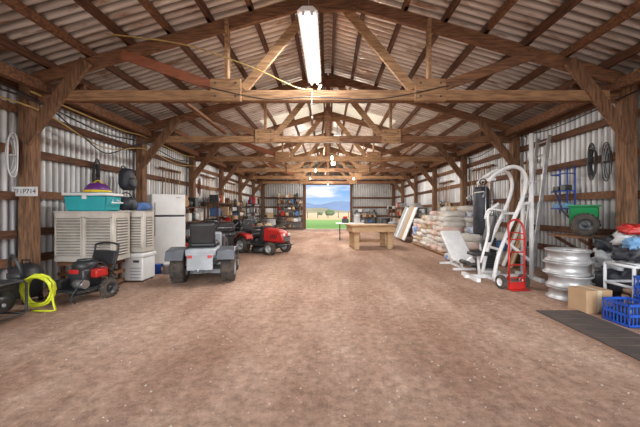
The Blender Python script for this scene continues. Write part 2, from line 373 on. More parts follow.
def sun(name,el,az,st,ang,col):
    l=bpy.data.lights.new(name,'SUN'); l.energy=st; l.angle=math.radians(ang); l.color=col
    o=bpy.data.objects.new(name,l); scene.collection.objects.link(o)
    e,a=math.radians(el),math.radians(az)
    d=-Vector((math.sin(a)*math.cos(e),math.cos(a)*math.cos(e),math.sin(e)))
    o.rotation_euler=d.to_track_quat('-Z','Y').to_euler(); return o
sun('sun',58,75,5.2,.6,(1,.95,.87))
sun('fill_sun',13,184,7.0,60,(1,.985,.96))  # added wide low sun from behind the camera, soft fill for the interior
w=bpy.data.worlds.new('world'); scene.world=w; w.use_nodes=True; nt=w.node_tree; bg=nt.nodes['Background']
tc=nt.nodes.new('ShaderNodeTexCoord'); sp=nt.nodes.new('ShaderNodeSeparateXYZ'); nt.links.new(tc.outputs['Generated'],sp.inputs[0])
rp=nt.nodes.new('ShaderNodeValToRGB'); e=rp.color_ramp.elements; e[0].position=0; e[0].color=(.62,.78,1,1); e[1].position=.45; e[1].color=(.18,.40,.9,1)
x=e.new(.06); x.color=(.30,.54,.92,1)
nt.links.new(sp.outputs['Z'],rp.inputs[0])
mp=nt.nodes.new('ShaderNodeMapping'); mp.inputs['Scale'].default_value=(3,3,14); nt.links.new(tc.outputs['Generated'],mp.inputs[0])
nz=nt.nodes.new('ShaderNodeTexNoise'); nz.inputs['Scale'].default_value=2.5; nz.inputs['Detail'].default_value=8; nt.links.new(mp.outputs[0],nz.inputs['Vector'])
cr=nt.nodes.new('ShaderNodeValToRGB'); cr.color_ramp.elements[0].position=.46; cr.color_ramp.elements[1].position=.62; nt.links.new(nz.outputs['Fac'],cr.inputs[0])
mx=nt.nodes.new('ShaderNodeMix'); mx.data_type='RGBA'; nt.links.new(cr.outputs[0],mx.inputs[0]); nt.links.new(rp.outputs[0],mx.inputs[6]); mx.inputs[7].default_value=(1,1,1,1)
nt.links.new(mx.outputs[2],bg.inputs['Color']); bg.inputs['Strength'].default_value=1.05

# ---------------------------------------------------------------- outside
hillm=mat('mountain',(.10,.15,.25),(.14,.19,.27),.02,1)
hill2=mat('dry_hill',(.24,.20,.11),(.16,.15,.08),.05,1)
def ridge(name,y,h,m,seed,base=0,w=400,d=40):
    b=B(name); n=90; vs=[];fs=[]
    for i in range(n+1):
        x=-w/2+w*i/n; hh=base+h*(.5+.9*noise.noise(Vector((x*.02+seed,seed,0)))+.25*noise.noise(Vector((x*.09,seed,2))))
        vs+=[(x,y,-.1),(x,y+d*.5,max(hh,.3)),(x,y+d,-.1)]
    for i in range(n):
        for j in range(2): fs.append((3*i+j,3*i+3+j,3*i+4+j,3*i+1+j))
    b.raw(vs,fs,m,True); b.done()
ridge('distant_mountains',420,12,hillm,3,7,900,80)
ridge('dry_hills',230,4,hill2,9,1.2,500,60)
b=B('tree_line')
for i in range(14):
    x=R(-20,20); y=R(95,120); s=R(.9,1.8); b.blob((x,y,s*.42),(s*1.6,s,s),leaf,i,.3,.9)
b.done()
b=B('field_fence')
for i in range(13): b.cyl((-12+2*i,60,0),(-12+2*i,60,1.2),.06,wood_dark,8)
for z in (.4,.8,1.1): b.tube([(-12,60,z),(12,60,z)],.015,steel,6)
b.done()

# ---------------------------------------------------------------- floor litter
b=B('floor_gravel')
for i in range(1800):
    x=R(-4.3,4.3); y=1.6+ (R(0,1)**1.5)*12; s=R(.004,.011)
    b.blob((x,y,s*.25),(s*2,s*1.5,s),stone,i,.2,.9,R(0,3),5,3)
b.done()
b=B('rubber_floor_mat'); b.box((3.09,3.0,.008),(.58,2.36,.012),matb,(0,0,0),.004)
for i in range(12): b.box((3.09,1.95+i*.19,.0155),(.54,.02,.004),matb)
b.done()

# ---------------------------------------------------------------- LEFT SIDE
b=B('license_plate_sign'); b.box((0,0,0),(.40,.012,.15),wplastic,bev=.004)
for dx in (-.17,.17): b.cyl((dx,-.006,.055),(dx,-.011,.055),.006,steel,8)
pl=b.done((-4.81,4.92,1.66))
tx=bpy.data.curves.new('plate_lettering','FONT'); tx.body='7F1P714'; tx.size=.105; tx.extrude=.001; tx.align_x='CENTER'; tx.align_y='CENTER'; tx.materials.append(black)
to=bpy.data.objects.new('plate_lettering',tx); scene.collection.objects.link(to); to.rotation_euler=(math.pi/2,0,0); to.location=(0,-.009,0); to.parent=pl

def evap(name,x0,x1,y0,y1,z0,z1,cols):
    b=B(name); b.bb(x0,x1,y0,y1,z0,z1,beige,.015)
    w=(x1-x0)/cols
    for c in range(cols):
        a=x0+c*w+.05; e=x0+(c+1)*w-.04
        b.bb(a,e,y0-.006,y0+.01,z0+.10,z1-.1,louv)
        b.bb(a-.02,e+.02,y0-.02,y0,z1-.10,z1-.08,beige); b.bb(a-.02,e+.02,y0-.02,y0,z0+.08,z0+.10,beige)
        b.bb(a-.02,a,y0-.02,y0,z0+.08,z1-.08,beige); b.bb(e,e+.02,y0-.02,y0,z0+.08,z1-.08,beige)
        n=int((z1-z0-.2)/.05)
        for i in range(n): b.box(((a+e)/2,y0-.014,z0+.13+i*.05),(e-a,.03,.007),beige,(35,0,0))
    n=int((z1-z0-.2)/.05)
    b.bb(x1-.01,x1+.004,y0+.08,y1-.08,z0+.1,z1-.1,louv)
    for i in range(n): b.box((x1+.012,(y0+y1)/2,z0+.13+i*.05),(.03,(y1-y0)-.16,.007),beige,(0,35,0))
    b.bb(x0-.01,x1+.012,y0-.012,y1+.01,z1-.002,z1+.015,beige)
    b.done()
evap('evaporative_cooler',-4.72,-3.70,5.34,5.80,.47,1.33,2)
b=B('wooden_crate_stand')
for z in (.05,.22,.40):
    b.bb(-4.70,-3.78,5.38,5.41,z,z+.06,wood_mid); b.bb(-4.70,-3.78,5.74,5.77,z,z+.06,wood_mid)
    b.bb(-3.81,-3.78,5.42,5.72,z,z+.06,wood_mid)
for xx in (-4.68,-3.85):
    for yy in (5.42,5.68): b.bb(xx,xx+.05,yy,yy+.05,0,.46,wood_dark)
b.bb(-4.70,-3.78,5.38,5.77,.44,.468,wood_mid); b.done()
evap('window_air_conditioner',-4.1,-3.50,5.88,6.25,.56,1.34,1)
b=B('white_storage_chest'); b.bb(-4.1,-3.50,5.86,6.28,0.03,.47,white,.02); b.bb(-4.12,-3.48,5.84,6.30,.47,.545,white,.015)
b.bb(-3.66,-3.56,5.82,5.84,.38,.42,dgray)
for xx in (-4.06,-3.54):
    for yy in (5.92,6.22): b.cyl((xx,yy,0),(xx,yy,.04),.025,black,8)
for i in range(4): b.bb(-3.74,-3.54,5.848,5.86,.08+i*.06,.10+i*.06,lgray)
b.done()
b=B('ice_cooler'); b.prism([(-.34,0),(.34,0),(.38,.27),(-.38,.27)],-.2,.2,teal,bev=.02); b.box((0,0,.295),(.80,.44,.05),wplastic,bev=.018); b.box((0,0,.325),(.6,.28,.015),teal,bev=.006)
b.tube([(-.40,-.05,.2),(-.44,-.15,.15),(-.44,.15,.15),(-.40,.05,.2)],.012,wplastic); b.tube([(.385,-.05,.2),(.43,-.15,.15),(.43,.15,.15),(.385,.05,.2)],.012,wplastic)
b.box((0,-.215,.25),(.08,.02,.08),wplastic,bev=.006); b.done((-4.22,5.58,1.347))
b=B('toy_helmet'); b.lathe([(.19,0),(.2,.03),(.18,.1),(.12,.16),(.001,.185)],purple,n=20); b.lathe([(.185,.01),(.22,0),(.22,.03),(.19,.045)],yellow,n=20); b.tube([(-.1,0,.15),(0,0,.22),(.1,0,.15)],.012,yellow,smooth=4)
b.done((-4.16,5.60,1.682))
b=B('duffel_bag'); b.blob((0,0,.13),(.28,.30,.26),bagd,3,.2); b.tube([(-.12,-.1,.22),(-.05,-.1,.33),(.05,-.1,.33),(.12,-.1,.22)],.012,black,smooth=4); b.done((-3.93,6.07,1.36),20)
b=B('rolled_cloth'); b.blob((0,0,.08),(.16,.32,.16),tarpb,5,.2); b.done((-3.60,6.07,1.358))

b=B('pressure_washer'); b.T=Matrix.Scale(1.05,4)
for sd in (-1,1):
    b.wheel((sd*.3,.12,.14),.14,.07,rubber,dgray)
    b.tube([(sd*.22,-.32,.03),(sd*.22,-.34,.12),(sd*.22,.1,.16),(sd*.22,.3,.5),(sd*.22,.36,.75)],.015,black,smooth=4)
b.tube([(-.22,.36,.75),(-.1,.37,.78),(.1,.37,.78),(.22,.36,.75)],.016,black,smooth=4)
b.box((0,-.05,.17),(.5,.55,.03),dgray); b.box((0,0,.32),(.3,.3,.26),dgray,bev=.03)
b.lathe([(.15,0),(.16,.03),(.15,.1),(.06,.12),(.001,.12)],black,(0,0,.44),n=20); b.lathe([(.1,.121),(.1,.14),(.001,.14)],dgray,(0,0,.44),n=18)
b.cyl((.08,-.2,.26),(.25,-.2,.26),.06,steel,14); b.box((-.15,-.22,.25),(.14,.14,.13),black,bev=.02)
b.box((.2,.05,.38),(.12,.2,.13),red,bev=.03); b.cyl((-.2,-.05,.42),(-.2,.14,.42),.05,steel,12); b.box((0,-.17,.42),(.16,.02,.06),red,bev=.005)
for i in range(5): b.bb(-.16,-.155,-.12+i*.05,-.1+i*.05,.25,.42,black)
b.box((0,.3,.56),(.42,.03,.22),black,(-15,0,0),.01); b.tube([(.24,.28,.3),(.3,-.05,.55),(.28,-.3,.3),(.2,-.4,.06)],.011,black,smooth=5)
b.done((-3.76,4.80,0),-12)
b=B('yellow_hose_coil')
pts=[]
for i in range(9*14):
    t=i/14*2*math.pi; k=i//14; rr=.19+.045*noise.noise(Vector((k*1.3,t*.2,0)))+.01*math.sin(t*3+k)
    pts.append((rr*math.cos(t)+.03*noise.noise(Vector((i*.05,3,1))), .05*noise.noise(Vector((k*2.1,t*.3,5)))+.010*k-.05, rr*1.05*math.sin(t)+.27))
pts+= [(.25,-.1,.15),(.3,-.12,.02),(.24,-.13,.016),(.1,-.11,.016),(.0,-.10,.016)]
b.tube(pts,.014,hosey,6,smooth=1); b.done((-3.96,4.24,0),6)
b=B('portable_generator')
for sd in (-1,1):
    b.tube([(-.3,sd*.24,.04),(.3,sd*.24,.04),(.33,sd*.24,.1),(.33,sd*.24,.42),(.28,sd*.24,.46),(-.28,sd*.24,.46),(-.33,sd*.24,.42),(-.33,sd*.24,.1)],.014,dgray,closed=True)
for x,z in ((-.3,.04),(.3,.04),(.3,.46),(-.3,.46)): b.tube([(x,-.24,z),(x,.24,z)],.012,dgray)
b.box((0,0,.42),(.5,.4,.12),black,bev=.03); b.cyl((0,0,.47),(0,0,.5),.035,red,12)
b.box((-.1,0,.2),(.3,.34,.26),dgray,bev=.03); b.cyl((.06,0,.2),(.3,0,.2),.13,dgray,18); b.box((-.02,-.2,.2),(.3,.04,.16),black,bev=.01)
for i in range(3): b.cyl((-.1+i*.08,-.22,.21),(-.1+i*.08,-.235,.21),.022,lgray,10)
b.wheel((-.22,-.28,.1),.1,.05); b.wheel((-.22,.28,.1),.1,.05)
b.cyl((-.22,-.25,.1),(-.22,.25,.1),.01,steel,8)
b.done((-4.14,3.68,0),90)
b=B('shop_vacuum')
b.lathe([(.001,.08),(.17,.08),(.19,.12),(.19,.38),(.20,.40),(.20,.43),(.17,.50),(.10,.56),(.001,.58)],black,n=22); b.lathe([(.192,.36),(.205,.38),(.205,.44),(.192,.45)],dgray,n=22)
for a in range(4):
    t=a*math.pi/2+.7; b.cyl((.16*math.cos(t),.16*math.sin(t),.0),(.16*math.cos(t),.16*math.sin(t),.09),.03,black,10)
b.tube([(.1,-.17,.3),(.14,-.22,.5),(.0,-.21,.72),(-.14,-.1,.5),(-.18,.02,.3)],.022,dgray,smooth=5); b.tube([(-.06,0,.56),(-.06,0,.62),(.06,0,.62),(.06,0,.56)],.012,black)
b.done((-4.50,4.62,0))

b=B('refrigerator')
b.box((0,0,.90),(.74,.66,1.72),white,bev=.02)
for sx in (-.3,.3):
    for sy in (-.27,.27): b.cyl((sx,sy,0),(sx,sy,.05),.03,black,8)
b.box((0,-.365,1.50),(.735,.06,.50),white,bev=.015); b.box((0,-.365,.65),(.735,.06,1.12),white,bev=.015); b.box((0,-.335,1.23),(.70,.02,.05),dgray)
b.box((0,-.34,.06),(.7,.02,.06),dgray)
b.tube([(-.31,-.4,1.28),(-.31,-.435,1.30),(-.31,-.435,1.52),(-.31,-.4,1.54)],.013,lgray,smooth=3)
b.tube([(-.31,-.4,1.19),(-.31,-.435,1.17),(-.31,-.435,.8),(-.31,-.4,.78)],.013,lgray,smooth=3)
b.box((.2,-.397,1.68),(.1,.004,.025),steel)
b.box((.3,-.36,1.775),(.1,.05,.02),lgray)
b.done((-4.08,7.8,0),38)

def tractor(name,body,body2,seatm,loc,rz,s=1.0):
    b=B(name); b.T=Matrix.Scale(s,4)
    for sd in (-1,1):
        b.wheel((sd*.40,-.62,.19),.19,.15,rubber,lgray,(sd,0,0)); b.wheel((sd*.42,.45,.26),.26,.23,rubber,lgray,(sd,0,0))
        b.prism([(.12,.46),(.2,.60),(.5,.64),(.78,.60),(.85,.44),(.80,.44),(.74,.55),(.5,.585),(.24,.55),(.17,.44)],sd*.27,sd*.56,body,'yz',bev=.01)
        b.box((sd*.4,-.1,.29),(.24,.55,.03),black,bev=.008)
    b.cyl((-.4,-.62,.19),(.4,-.62,.19),.025,dgray,10); b.cyl((-.42,.45,.26),(.42,.45,.26),.04,dgray,10)
    b.box((0,-.05,.30),(.3,1.5,.1),dgray,bev=.01)
    b.prism([(-.95,.36),(-.97,.50),(-.90,.66),(-.7,.74),(-.22,.80),(-.2,.36)],-.22,.22,body,'yz',bev=.04)
    b.box((0,-.955,.47),(.3,.03,.18),black,(6,0,0),.01)
    for i in range(5): b.box((0,-.975,.41+i*.03),(.28,.012,.008),lgray)
    for sd in (-1,1):
        b.lathe([(.001,0),(.045,.0),(.05,-.02)],glassl,(sd*.13,-.962,.60),(0,-1,.3),14)
        for i in range(4): b.box((sd*.222,-.72+i*.07,.54),(.012,.03,.14),black,(20,0,0))
    b.tube([(-.3,-.8,.25),(-.28,-1.02,.3),(0,-1.05,.3),(.28,-1.02,.3),(.3,-.8,.25)],.02,dgray,smooth=4)
    b.prism([(-.2,.33),(-.2,.86),(-.08,.84),(-.03,.33)],-.2,.2,body2,'yz',bev=.02)
    b.cyl((0,-.12,.8),(0,.02,1.0),.022,black,10)
    ring=[Vector((.17*math.cos(t),0,.17*math.sin(t))) for t in [i*2*math.pi/20 for i in range(20)]]
    rm=Matrix.Rotation(math.radians(-60),4,'X'); c=Vector((0,.03,1.01))
    b.tube([c+rm@p for p in ring],.014,black,8,closed=True)
    for i in (0,7,13): b.tube([c,c+rm@ring[i]],.012,black,6)
    b.box((0,.5,.56),(.5,.6,.12),body2,bev=.03)
    b.box((0,.40,.68),(.44,.40,.1),seatm,bev=.04); b.box((0,.62,.88),(.42,.09,.38),seatm,(-12,0,0),.04)
    b.box((0,.42,.625),(.2,.2,.05),dgray)
    b.lathe([(.001,.13),(.25,.13),(.28,.11),(.29,.0)],body2,(-.2,-.1,.09),n=20); b.lathe([(.001,.13),(.25,.13),(.28,.11),(.29,.0)],body2,(.2,-.1,.09),n=20); b.box((.52,-.12,.16),(.16,.3,.05),black,(0,15,0),.01)
    for sd in (-1,1): b.tube([(sd*.27,.2,.6),(sd*.29,.16,.75)],.012,black); b.lathe([(.001,.025),(.02,.015),(.02,0)],black,(sd*.29,.16,.75),n=8)
    b.box((0,.82,.40),(.42,.03,.26),body2,bev=.008); b.box((0,.9,.26),(.14,.2,.02),dgray); b.cyl((0,.95,.25),(0,.95,.31),.015,steel,8)
    for sd in (-1,1): b.box((sd*.16,.84,.50),(.07,.02,.05),red,bev=.005)
    return b.done(loc,rz)
graydk=mat('charcoal_paint',(.10,.11,.13),(.07,.075,.085),5,.4)
silv=mat('silver_gray_paint',(.36,.39,.42),(.27,.29,.31),5,.45)
tractor('riding_lawn_mower',graydk,silv,black,(-2.45,6.42,0),190,1.06)
tractor('riding_lawn_mower',red,black,black,(-2.15,10.15,0),62,1.02)

def grill(nm,loc,rz):
    b=B(nm); b.box((0,0,.35),(.6,.45,.5),black,bev=.02); b.box((0,0,.66),(.72,.5,.1),dgray,bev=.02)
    b.prism([(-.25,.72),(-.25,.85),(-.15,1.0),(.15,1.03),(.25,.9),(.25,.72)],-.34,.34,black,'yz',bev=.03)
    b.tube([(-.25,-.25,.86),(-.25,-.31,.86),(.25,-.31,.86),(.25,-.25,.86)],.014,steel)
    for sd in (-1,1): b.box((sd*.52,0,.70),(.3,.42,.03),dgray,bev=.01)
    for i in range(3): b.cyl((-.18+.18*i,-.25,.66),(-.18+.18*i,-.29,.66),.025,steel,12)
    for sx in (-.27,.27):
        for sy in (-.2,.2): b.wheel((sx,sy,.05),.05,.03,tread=False)
    b.done(loc,rz)
grill('barbecue_grill',(-3.2,9.3,0),35)
grill('patio_grill',(-3.45,12.5,0),60)
b=B('garden_tiller')
for sd in (-1,1):
    b.wheel((sd*.2,.1,.2),.2,.1,rubber,red,(sd,0,0)); b.tube([(sd*.1,.2,.35),(sd*.22,.6,.8),(sd*.24,.9,1.02)],.016,black)
b.box((0,-.05,.36),(.26,.36,.2),red,bev=.03); b.cyl((0,-.05,.46),(0,-.05,.62),.12,black,16); b.box((0,.16,.2),(.14,.3,.1),dgray)
for k in range(8):
    a=k*math.pi/4; b.beam((0,-.38,.16),(.18*(-1)**k,-.38+.15*math.cos(a),.16+.14*math.sin(a)),.03,.012,dgray)
b.box((0,-.36,.32),(.5,.3,.02),dgray,(8,0,0)); b.cyl((-.22,-.38,.16),(.22,-.38,.16),.02,steel,8); b.cyl((-.2,.1,.2),(.2,.1,.2),.015,steel,8)
b.done((-2.95,8.2,0),-35)

def pushmower(name,col,loc,rz):
    b=B(name)
    b.lathe([(.24,0),(.25,.1),(.2,.14),(.001,.15)],col,(0,0,.09),n=20); b.box((0,0,.16),(.42,.5,.1),col,bev=.03)
    b.lathe([(.11,0),(.12,.06),(.09,.13),(.001,.14)],black,(0,0,.22),n=18)
    for sx in (-1,1):
        b.wheel((sx*.25,-.22,.09),.09,.05,ax=(sx,0,0)); b.wheel((sx*.25,.24,.11),.11,.05,ax=(sx,0,0))
        b.tube([(sx*.2,.25,.2),(sx*.2,.55,.6),(sx*.2,.8,.95)],.012,dgray)
    b.tube([(-.2,.8,.95),(.2,.8,.95)],.014,black); b.tube([(-.2,.55,.6),(.2,.55,.6)],.01,dgray)
    b.blob((0,.45,.3),(.36,.4,.3),black,4,.1)
    b.done(loc,rz)
pushmower('push_lawn_mower',red,(-3.2,10.7,0),-20)
pushmower('self_propelled_mower',dgray,(-2.6,13.4,0),-70)
b=B('wheelbarrow')
b.prism([(-.5,.62),(.45,.58),(.25,.28),(-.25,.30)],-.3,.3,dgray,'yz',bev=.03); b.wheel((0,.55,.18),.18,.08)
for sd in (-1,1): b.tube([(sd*.05,.55,.18),(sd*.2,.1,.28),(sd*.28,-1.0,.6)],.018,wood_tan); b.tube([(sd*.2,-.1,.28),(sd*.22,-.4,.02),(sd*.22,-.5,.3)],.012,steel)
b.blob((0,-.02,.62),(.5,.7,.3),bagt,4,.2); b.done((-3.1,14.95,0),70)
b=B('stacked_plastic_totes')
for i,m in enumerate((lgray,lblue,lgray)):
    b.T=Matrix.Translation((0,0,i*.31))
    b.prism([(-.24,0),(.24,0),(.28,.26),(-.28,.26)],-.2,.2,m,bev=.015); b.box((0,0,.28),(.6,.44,.045),dgray if i!=1 else white,bev=.012)
b.done((-3.8,11.25,0),80)
b=B('metal_tool_chest'); b.box((0,0,.5),(.66,.44,.8),dgray,bev=.012)
for i in range(6): b.box((0,-.225,.2+i*.12),(.6,.015,.105),red if i<4 else dgray,bev=.003); b.box((0,-.24,.235+i*.12),(.5,.015,.012),steel)
for sx in (-.27,.27):
    for sy in (-.17,.17): b.wheel((sx,sy,.05),.05,.03,tread=False)
b.done((-4.35,17.0,0),80)
b=B('paint_can_group')
for i,(x,y) in enumerate(((0,0),(.2,.05),(.1,-.18),(-.15,-.15))): b.lathe([(.001,0),(.085,0),(.085,.19),(.09,.195),(.075,.2),(.001,.195)],(white,lgray,steel,blue)[i],(x,y,0),n=16)
b.done((-3.55,6.85,0))
def boxstack(loc,rz,seed,n=4):
    rnd=random.Random(seed); b=B('stacked_moving_boxes'); z=0
    for i in range(n):
        w,d,h=rnd.uniform(.38,.5),rnd.uniform(.34,.42),rnd.uniform(.24,.36)
        b.box((rnd.uniform(-.03,.03),0,z+h/2),(w,d,h),rnd.choice([card,card,bagt,white]),(0,0,rnd.uniform(-6,6)),.004)
        b.box((0,0,z+h+.001),(.05,d*.98,.003),tapec); z+=h+.004
    b.done(loc,rz)
boxstack((-4.42,14.35,0),80,1,4); boxstack((4.45,13.9,0),-80,2,4); boxstack((3.95,16.2,0),20,3,3); boxstack((-4.1,21.9,0),10,4,5)

def shelf(name,w,h,d,n,loc,rz,frame,seed,fill=.85):
    rnd=random.Random(seed); b=B(name)
    for sx in (-1,1):
        for sy in (-1,1): b.bb(sx*(w/2-.03)-.025,sx*(w/2-.03)+.025,sy*(d/2-.03)-.025,sy*(d/2-.03)+.025,0,h,frame)
    cols=[card,bagw,black,dgray,dgray,wood_dark,lgray,bagt,black,lgray,wood_mid,card,wood_mid,tarpb,dgray,red,white]
    for i in range(n):
        z=.12+(h-.15)*i/(n-1) if n>1 else .1; b.bb(-w/2,w/2,-d/2,d/2,z-.02,z+.01,frame)
        sp=(h-.15)/(n-1); x=-w/2+.06
        while x<w/2-.15:
            ww=rnd.uniform(.1,.32); ww=min(ww,w/2-.03-x); hh=rnd.uniform(.35,.85)*sp
            if i==n-1: hh*=.9
            if rnd.random()<fill:
                m=rnd.choice(cols); t=rnd.random()
                if t<.5: b.box((x+ww/2,rnd.uniform(-.04,.02),z+.011+hh/2),(ww*.92,d*.75,hh),m,bev=.01)
                elif t<.75: b.lathe([(ww*.4,0),(ww*.42,.02),(ww*.42,hh*.8),(ww*.2,hh*.9),(ww*.2,hh),(.001,hh)],m,(x+ww/2,-.05,z+.012),n=14)
                else: b.blob((x+ww/2,0,z+.011+hh*.4),(ww*.95,d*.7,hh*.8),m,x*9+i,.15)
            x+=ww+.01
    b.done(loc,rz)
shelf('wooden_shelving_unit',1.6,1.5,.45,4,(-4.48,10.0,0),90,wood_dark,1,.85)
shelf('wooden_shelving_unit',1.8,1.7,.45,4,(-4.48,12.95,0),90,wood_dark,2,.85)
shelf('metal_shelving_unit',1.6,1.6,.45,4,(-4.48,15.5,0),90,dgray,3,.85)
shelf('metal_shelving_unit',1.8,1.8,.45,4,(-4.48,18.65,0),90,dgray,4,.85)
shelf('wooden_bookcase',1.9,2.35,.5,6,(-2.75,22.7,0),0,wood_dark,5,.8)
shelf('metal_shelving_unit',1.6,1.3,.45,4,(2.75,22.8,0),0,dgray,8,.6)
shelf('metal_shelving_unit',1.5,1.5,.45,4,(4.48,15.5,0),-90,dgray,9,.8)
shelf('wooden_shelving_unit',1.8,1.6,.45,4,(4.48,18.65,0),-90,wood_mid,10,.8)
shelf('wooden_shelving_unit',1.8,1.5,.45,4,(4.48,21.6,0),-90,wood_mid,11,.8)
def drum(col,loc):
    b=B('steel_drum'); b.lathe([(.001,.0),(.28,0),(.285,.01),(.285,.28),(.295,.3),(.285,.32),(.285,.57),(.295,.59),(.285,.61),(.285,.86),(.29,.88),(.275,.88),(.27,.86),(.001,.86)],col,n=24); b.cyl((.15,0,.86),(.15,0,.885),.03,steel,10); b.done(loc)
drum(blue,(-3.75,13.7,0)); drum(lgray,(-3.3,17.8,0)); drum(dgray,(-3.8,20.3,0)); drum(black,(-3.1,20.6,0)); drum(dgray,(3.7,19.9,0))
def trash(col,loc):
    b=B('trash_can'); b.lathe([(.001,0),(.2,0),(.25,.65),(.27,.66),(.27,.7),(.25,.72),(.12,.77),(.001,.78)],col,n=22); b.tube([(-.06,0,.77),(-.06,0,.82),(.06,0,.82),(.06,0,.77)],.012,col); b.done(loc)
trash(dgray,(-3.6,16.3,0)); trash(lgray,(3.6,17.1,0))
def tires(n,loc,Rr=.32):
    b=B('tire_stack')
    for i in range(n): 
        b.lathe([(Rr*.6,.0),(Rr*.85,0),(Rr,.04),(Rr,.16),(Rr*.85,.2),(Rr*.6,.2),(Rr*.57,.1),(Rr*.6,0)],rubber,(R(-.02,.02),R(-.02,.02),i*.203),n=24)
    b.done(loc)
tires(4,(-2.9,19.2,0)); tires(3,(-2.6,16.4,0),.28)
def hang_tools(loc,rz,w,seed):
    rnd=random.Random(seed); b=B('hanging_garden_tools'); b.bb(-w/2,w/2,-.03,0,-.03,.03,wood_mid)
    n=int(w/.17)
    for i in range(n):
        x=-w/2+.09+i*.17; L=rnd.uniform(.75,1.1); t=rnd.randrange(4); lean=rnd.uniform(-.05,.05)
        b.tube([(x,-.07,.04),(x+lean,-.06,-L)],.014,rnd.choice([wood_pale,wood_mid,wood_tan]))
        e=Vector((x+lean,-.06,-L)); b.cyl((x,0,.01),(x,-.09,.01),.006,steel,6)
        if t==0: b.prism([(e.x-.09,e.z),(e.x+.09,e.z),(e.x+.1,e.z-.18),(e.x,e.z-.28),(e.x-.1,e.z-.18)],-.065,-.05,dgray,'xz')
        elif t==1:
            b.box((e.x,-.06,e.z),(.32,.02,.03),steel)
            for j in range(8): b.box((e.x-.14+j*.04,-.08,e.z-.03),(.007,.05,.06),steel)
        elif t==2:
            for j in range(-2,3): b.tube([(e.x,-.06,e.z),(e.x+j*.03,-.06,e.z-.08),(e.x+j*.035,-.08,e.z-.26)],.006,dgray)
            b.cyl((e.x,-.06,e.z-.02),(e.x,-.06,e.z+.1),.02,dgray,8)
        else: b.prism([(e.x-.05,e.z+.02),(e.x+.05,e.z+.02),(e.x+.16,e.z-.2),(e.x-.16,e.z-.2)],-.085,-.045,wood_pale,'xz')
    b.done(loc,rz)
hang_tools((-4.94,9.7,2.62),90,1.3,2); hang_tools((-4.94,12.75,2.75),90,1.5,5); hang_tools((-4.94,15.6,2.75),90,1.8,6)
hang_tools((4.94,7.55,2.55),-90,.55,7); hang_tools((4.94,13.0,2.55),-90,1.4,8); hang_tools((4.94,9.9,2.72),-90,1.4,9)
b=B('hanging_backpack'); b.blob((0,-.13,-.28),(.36,.24,.5),bagd,2,.12); b.tube([(-.08,-.05,-.08),(-.05,-.03,.02),(.05,-.03,.02),(.08,-.05,-.08)],.012,black,smooth=4); b.blob((0,-.25,-.35),(.24,.1,.22),bagd,5,.1); b.done((-4.72,7.1,2.35),90)
def coil(loc,rz,m1,m2,nm='hanging_cord_coil',nn=6):
    b=B(nm)
    for i in range(nn):
        rr=.13+.014*i; b.tube([(rr*.42*math.cos(t)+.008*math.sin(3*t+i),-.03-.012*i,rr*1.7*math.sin(t)-.24+.01*math.cos(2*t+i)) for t in [j*2*math.pi/20 for j in range(20)]],.009,m1 if i%2 else m2,6,closed=True)
    b.cyl((0,.02,.0),(0,-.12,.0),.008,steel,6); b.tube([(.06,-.05,-.25),(.0,-.13,-.24),(-.06,-.05,-.25)],.009,m1,6); b.done(loc,rz)
coil((-4.93,6.5,2.35),90,black,dgray); coil((-4.93,4.76,2.45),90,wplastic,lgray,'hanging_rope_coil')
coil((-4.93,11.7,2.5),90,black,orange,'hanging_power_cord')

b=B('overhead_wire')
b.tube([(-3.3,4.6,3.98),(-2.2,4.75,3.9),(-1.2,4.85,3.6),(-.5,4.9,3.3),(-.25,4.92,3.28)],.010,cable_y,6,smooth=6)
b.tube([(-4.7,4.9,3.24),(-4.72,7,3.20),(-4.72,8.0,3.26),(-4.72,10,3.18),(-4.72,11,3.26)],.014,cable_y,6,smooth=6)
b.tube([(-4.74,3.5,3.05),(-4.72,5.0,3.12),(-4.70,6.5,2.98),(-4.72,8.0,3.1),(-4.7,9.6,2.95),(-4.72,11,3.12)],.014,black,6,smooth=6)
b.tube([(-4.74,3.5,2.9),(-4.72,5.0,3.0),(-4.70,6.5,2.68),(-4.72,8.0,2.95),(-4.7,9.6,2.8),(-4.72,11,2.95)],.013,cable_y,6,smooth=6)
b.tube([(-4.74,3.5,3.2),(-4.73,5.0,3.16),(-4.70,5.9,2.8),(-4.72,6.6,2.58),(-4.7,7.4,2.9),(-4.72,8.1,3.12)],.012,black,6,smooth=6)
b.tube([(-2.0,4.86,3.32),(-1.0,4.84,3.10),(-.25,4.86,3.14),(.8,4.84,3.10),(1.9,4.86,3.32)],.008,black,6,smooth=6)
b.tube([(-1.6,4.86,4.2),(-1.9,6.4,4.1),(-1.6,8.0,4.2)],.009,cable_y,6,smooth=6)
b.tube([(-.25,4.92,3.28),(-.26,4.93,3.0),(-.25,4.9,2.83)],.006,white,6); b.cyl((-.25,4.9,2.8),(-.25,4.9,2.84),.015,white,8)
b.tube([(4.72,4.6,3.2),(4.72,6.5,3.08),(4.72,8,3.22),(4.72,9.8,3.05),(4.72,11,3.2)],.011,black,6,smooth=6)
b.done()

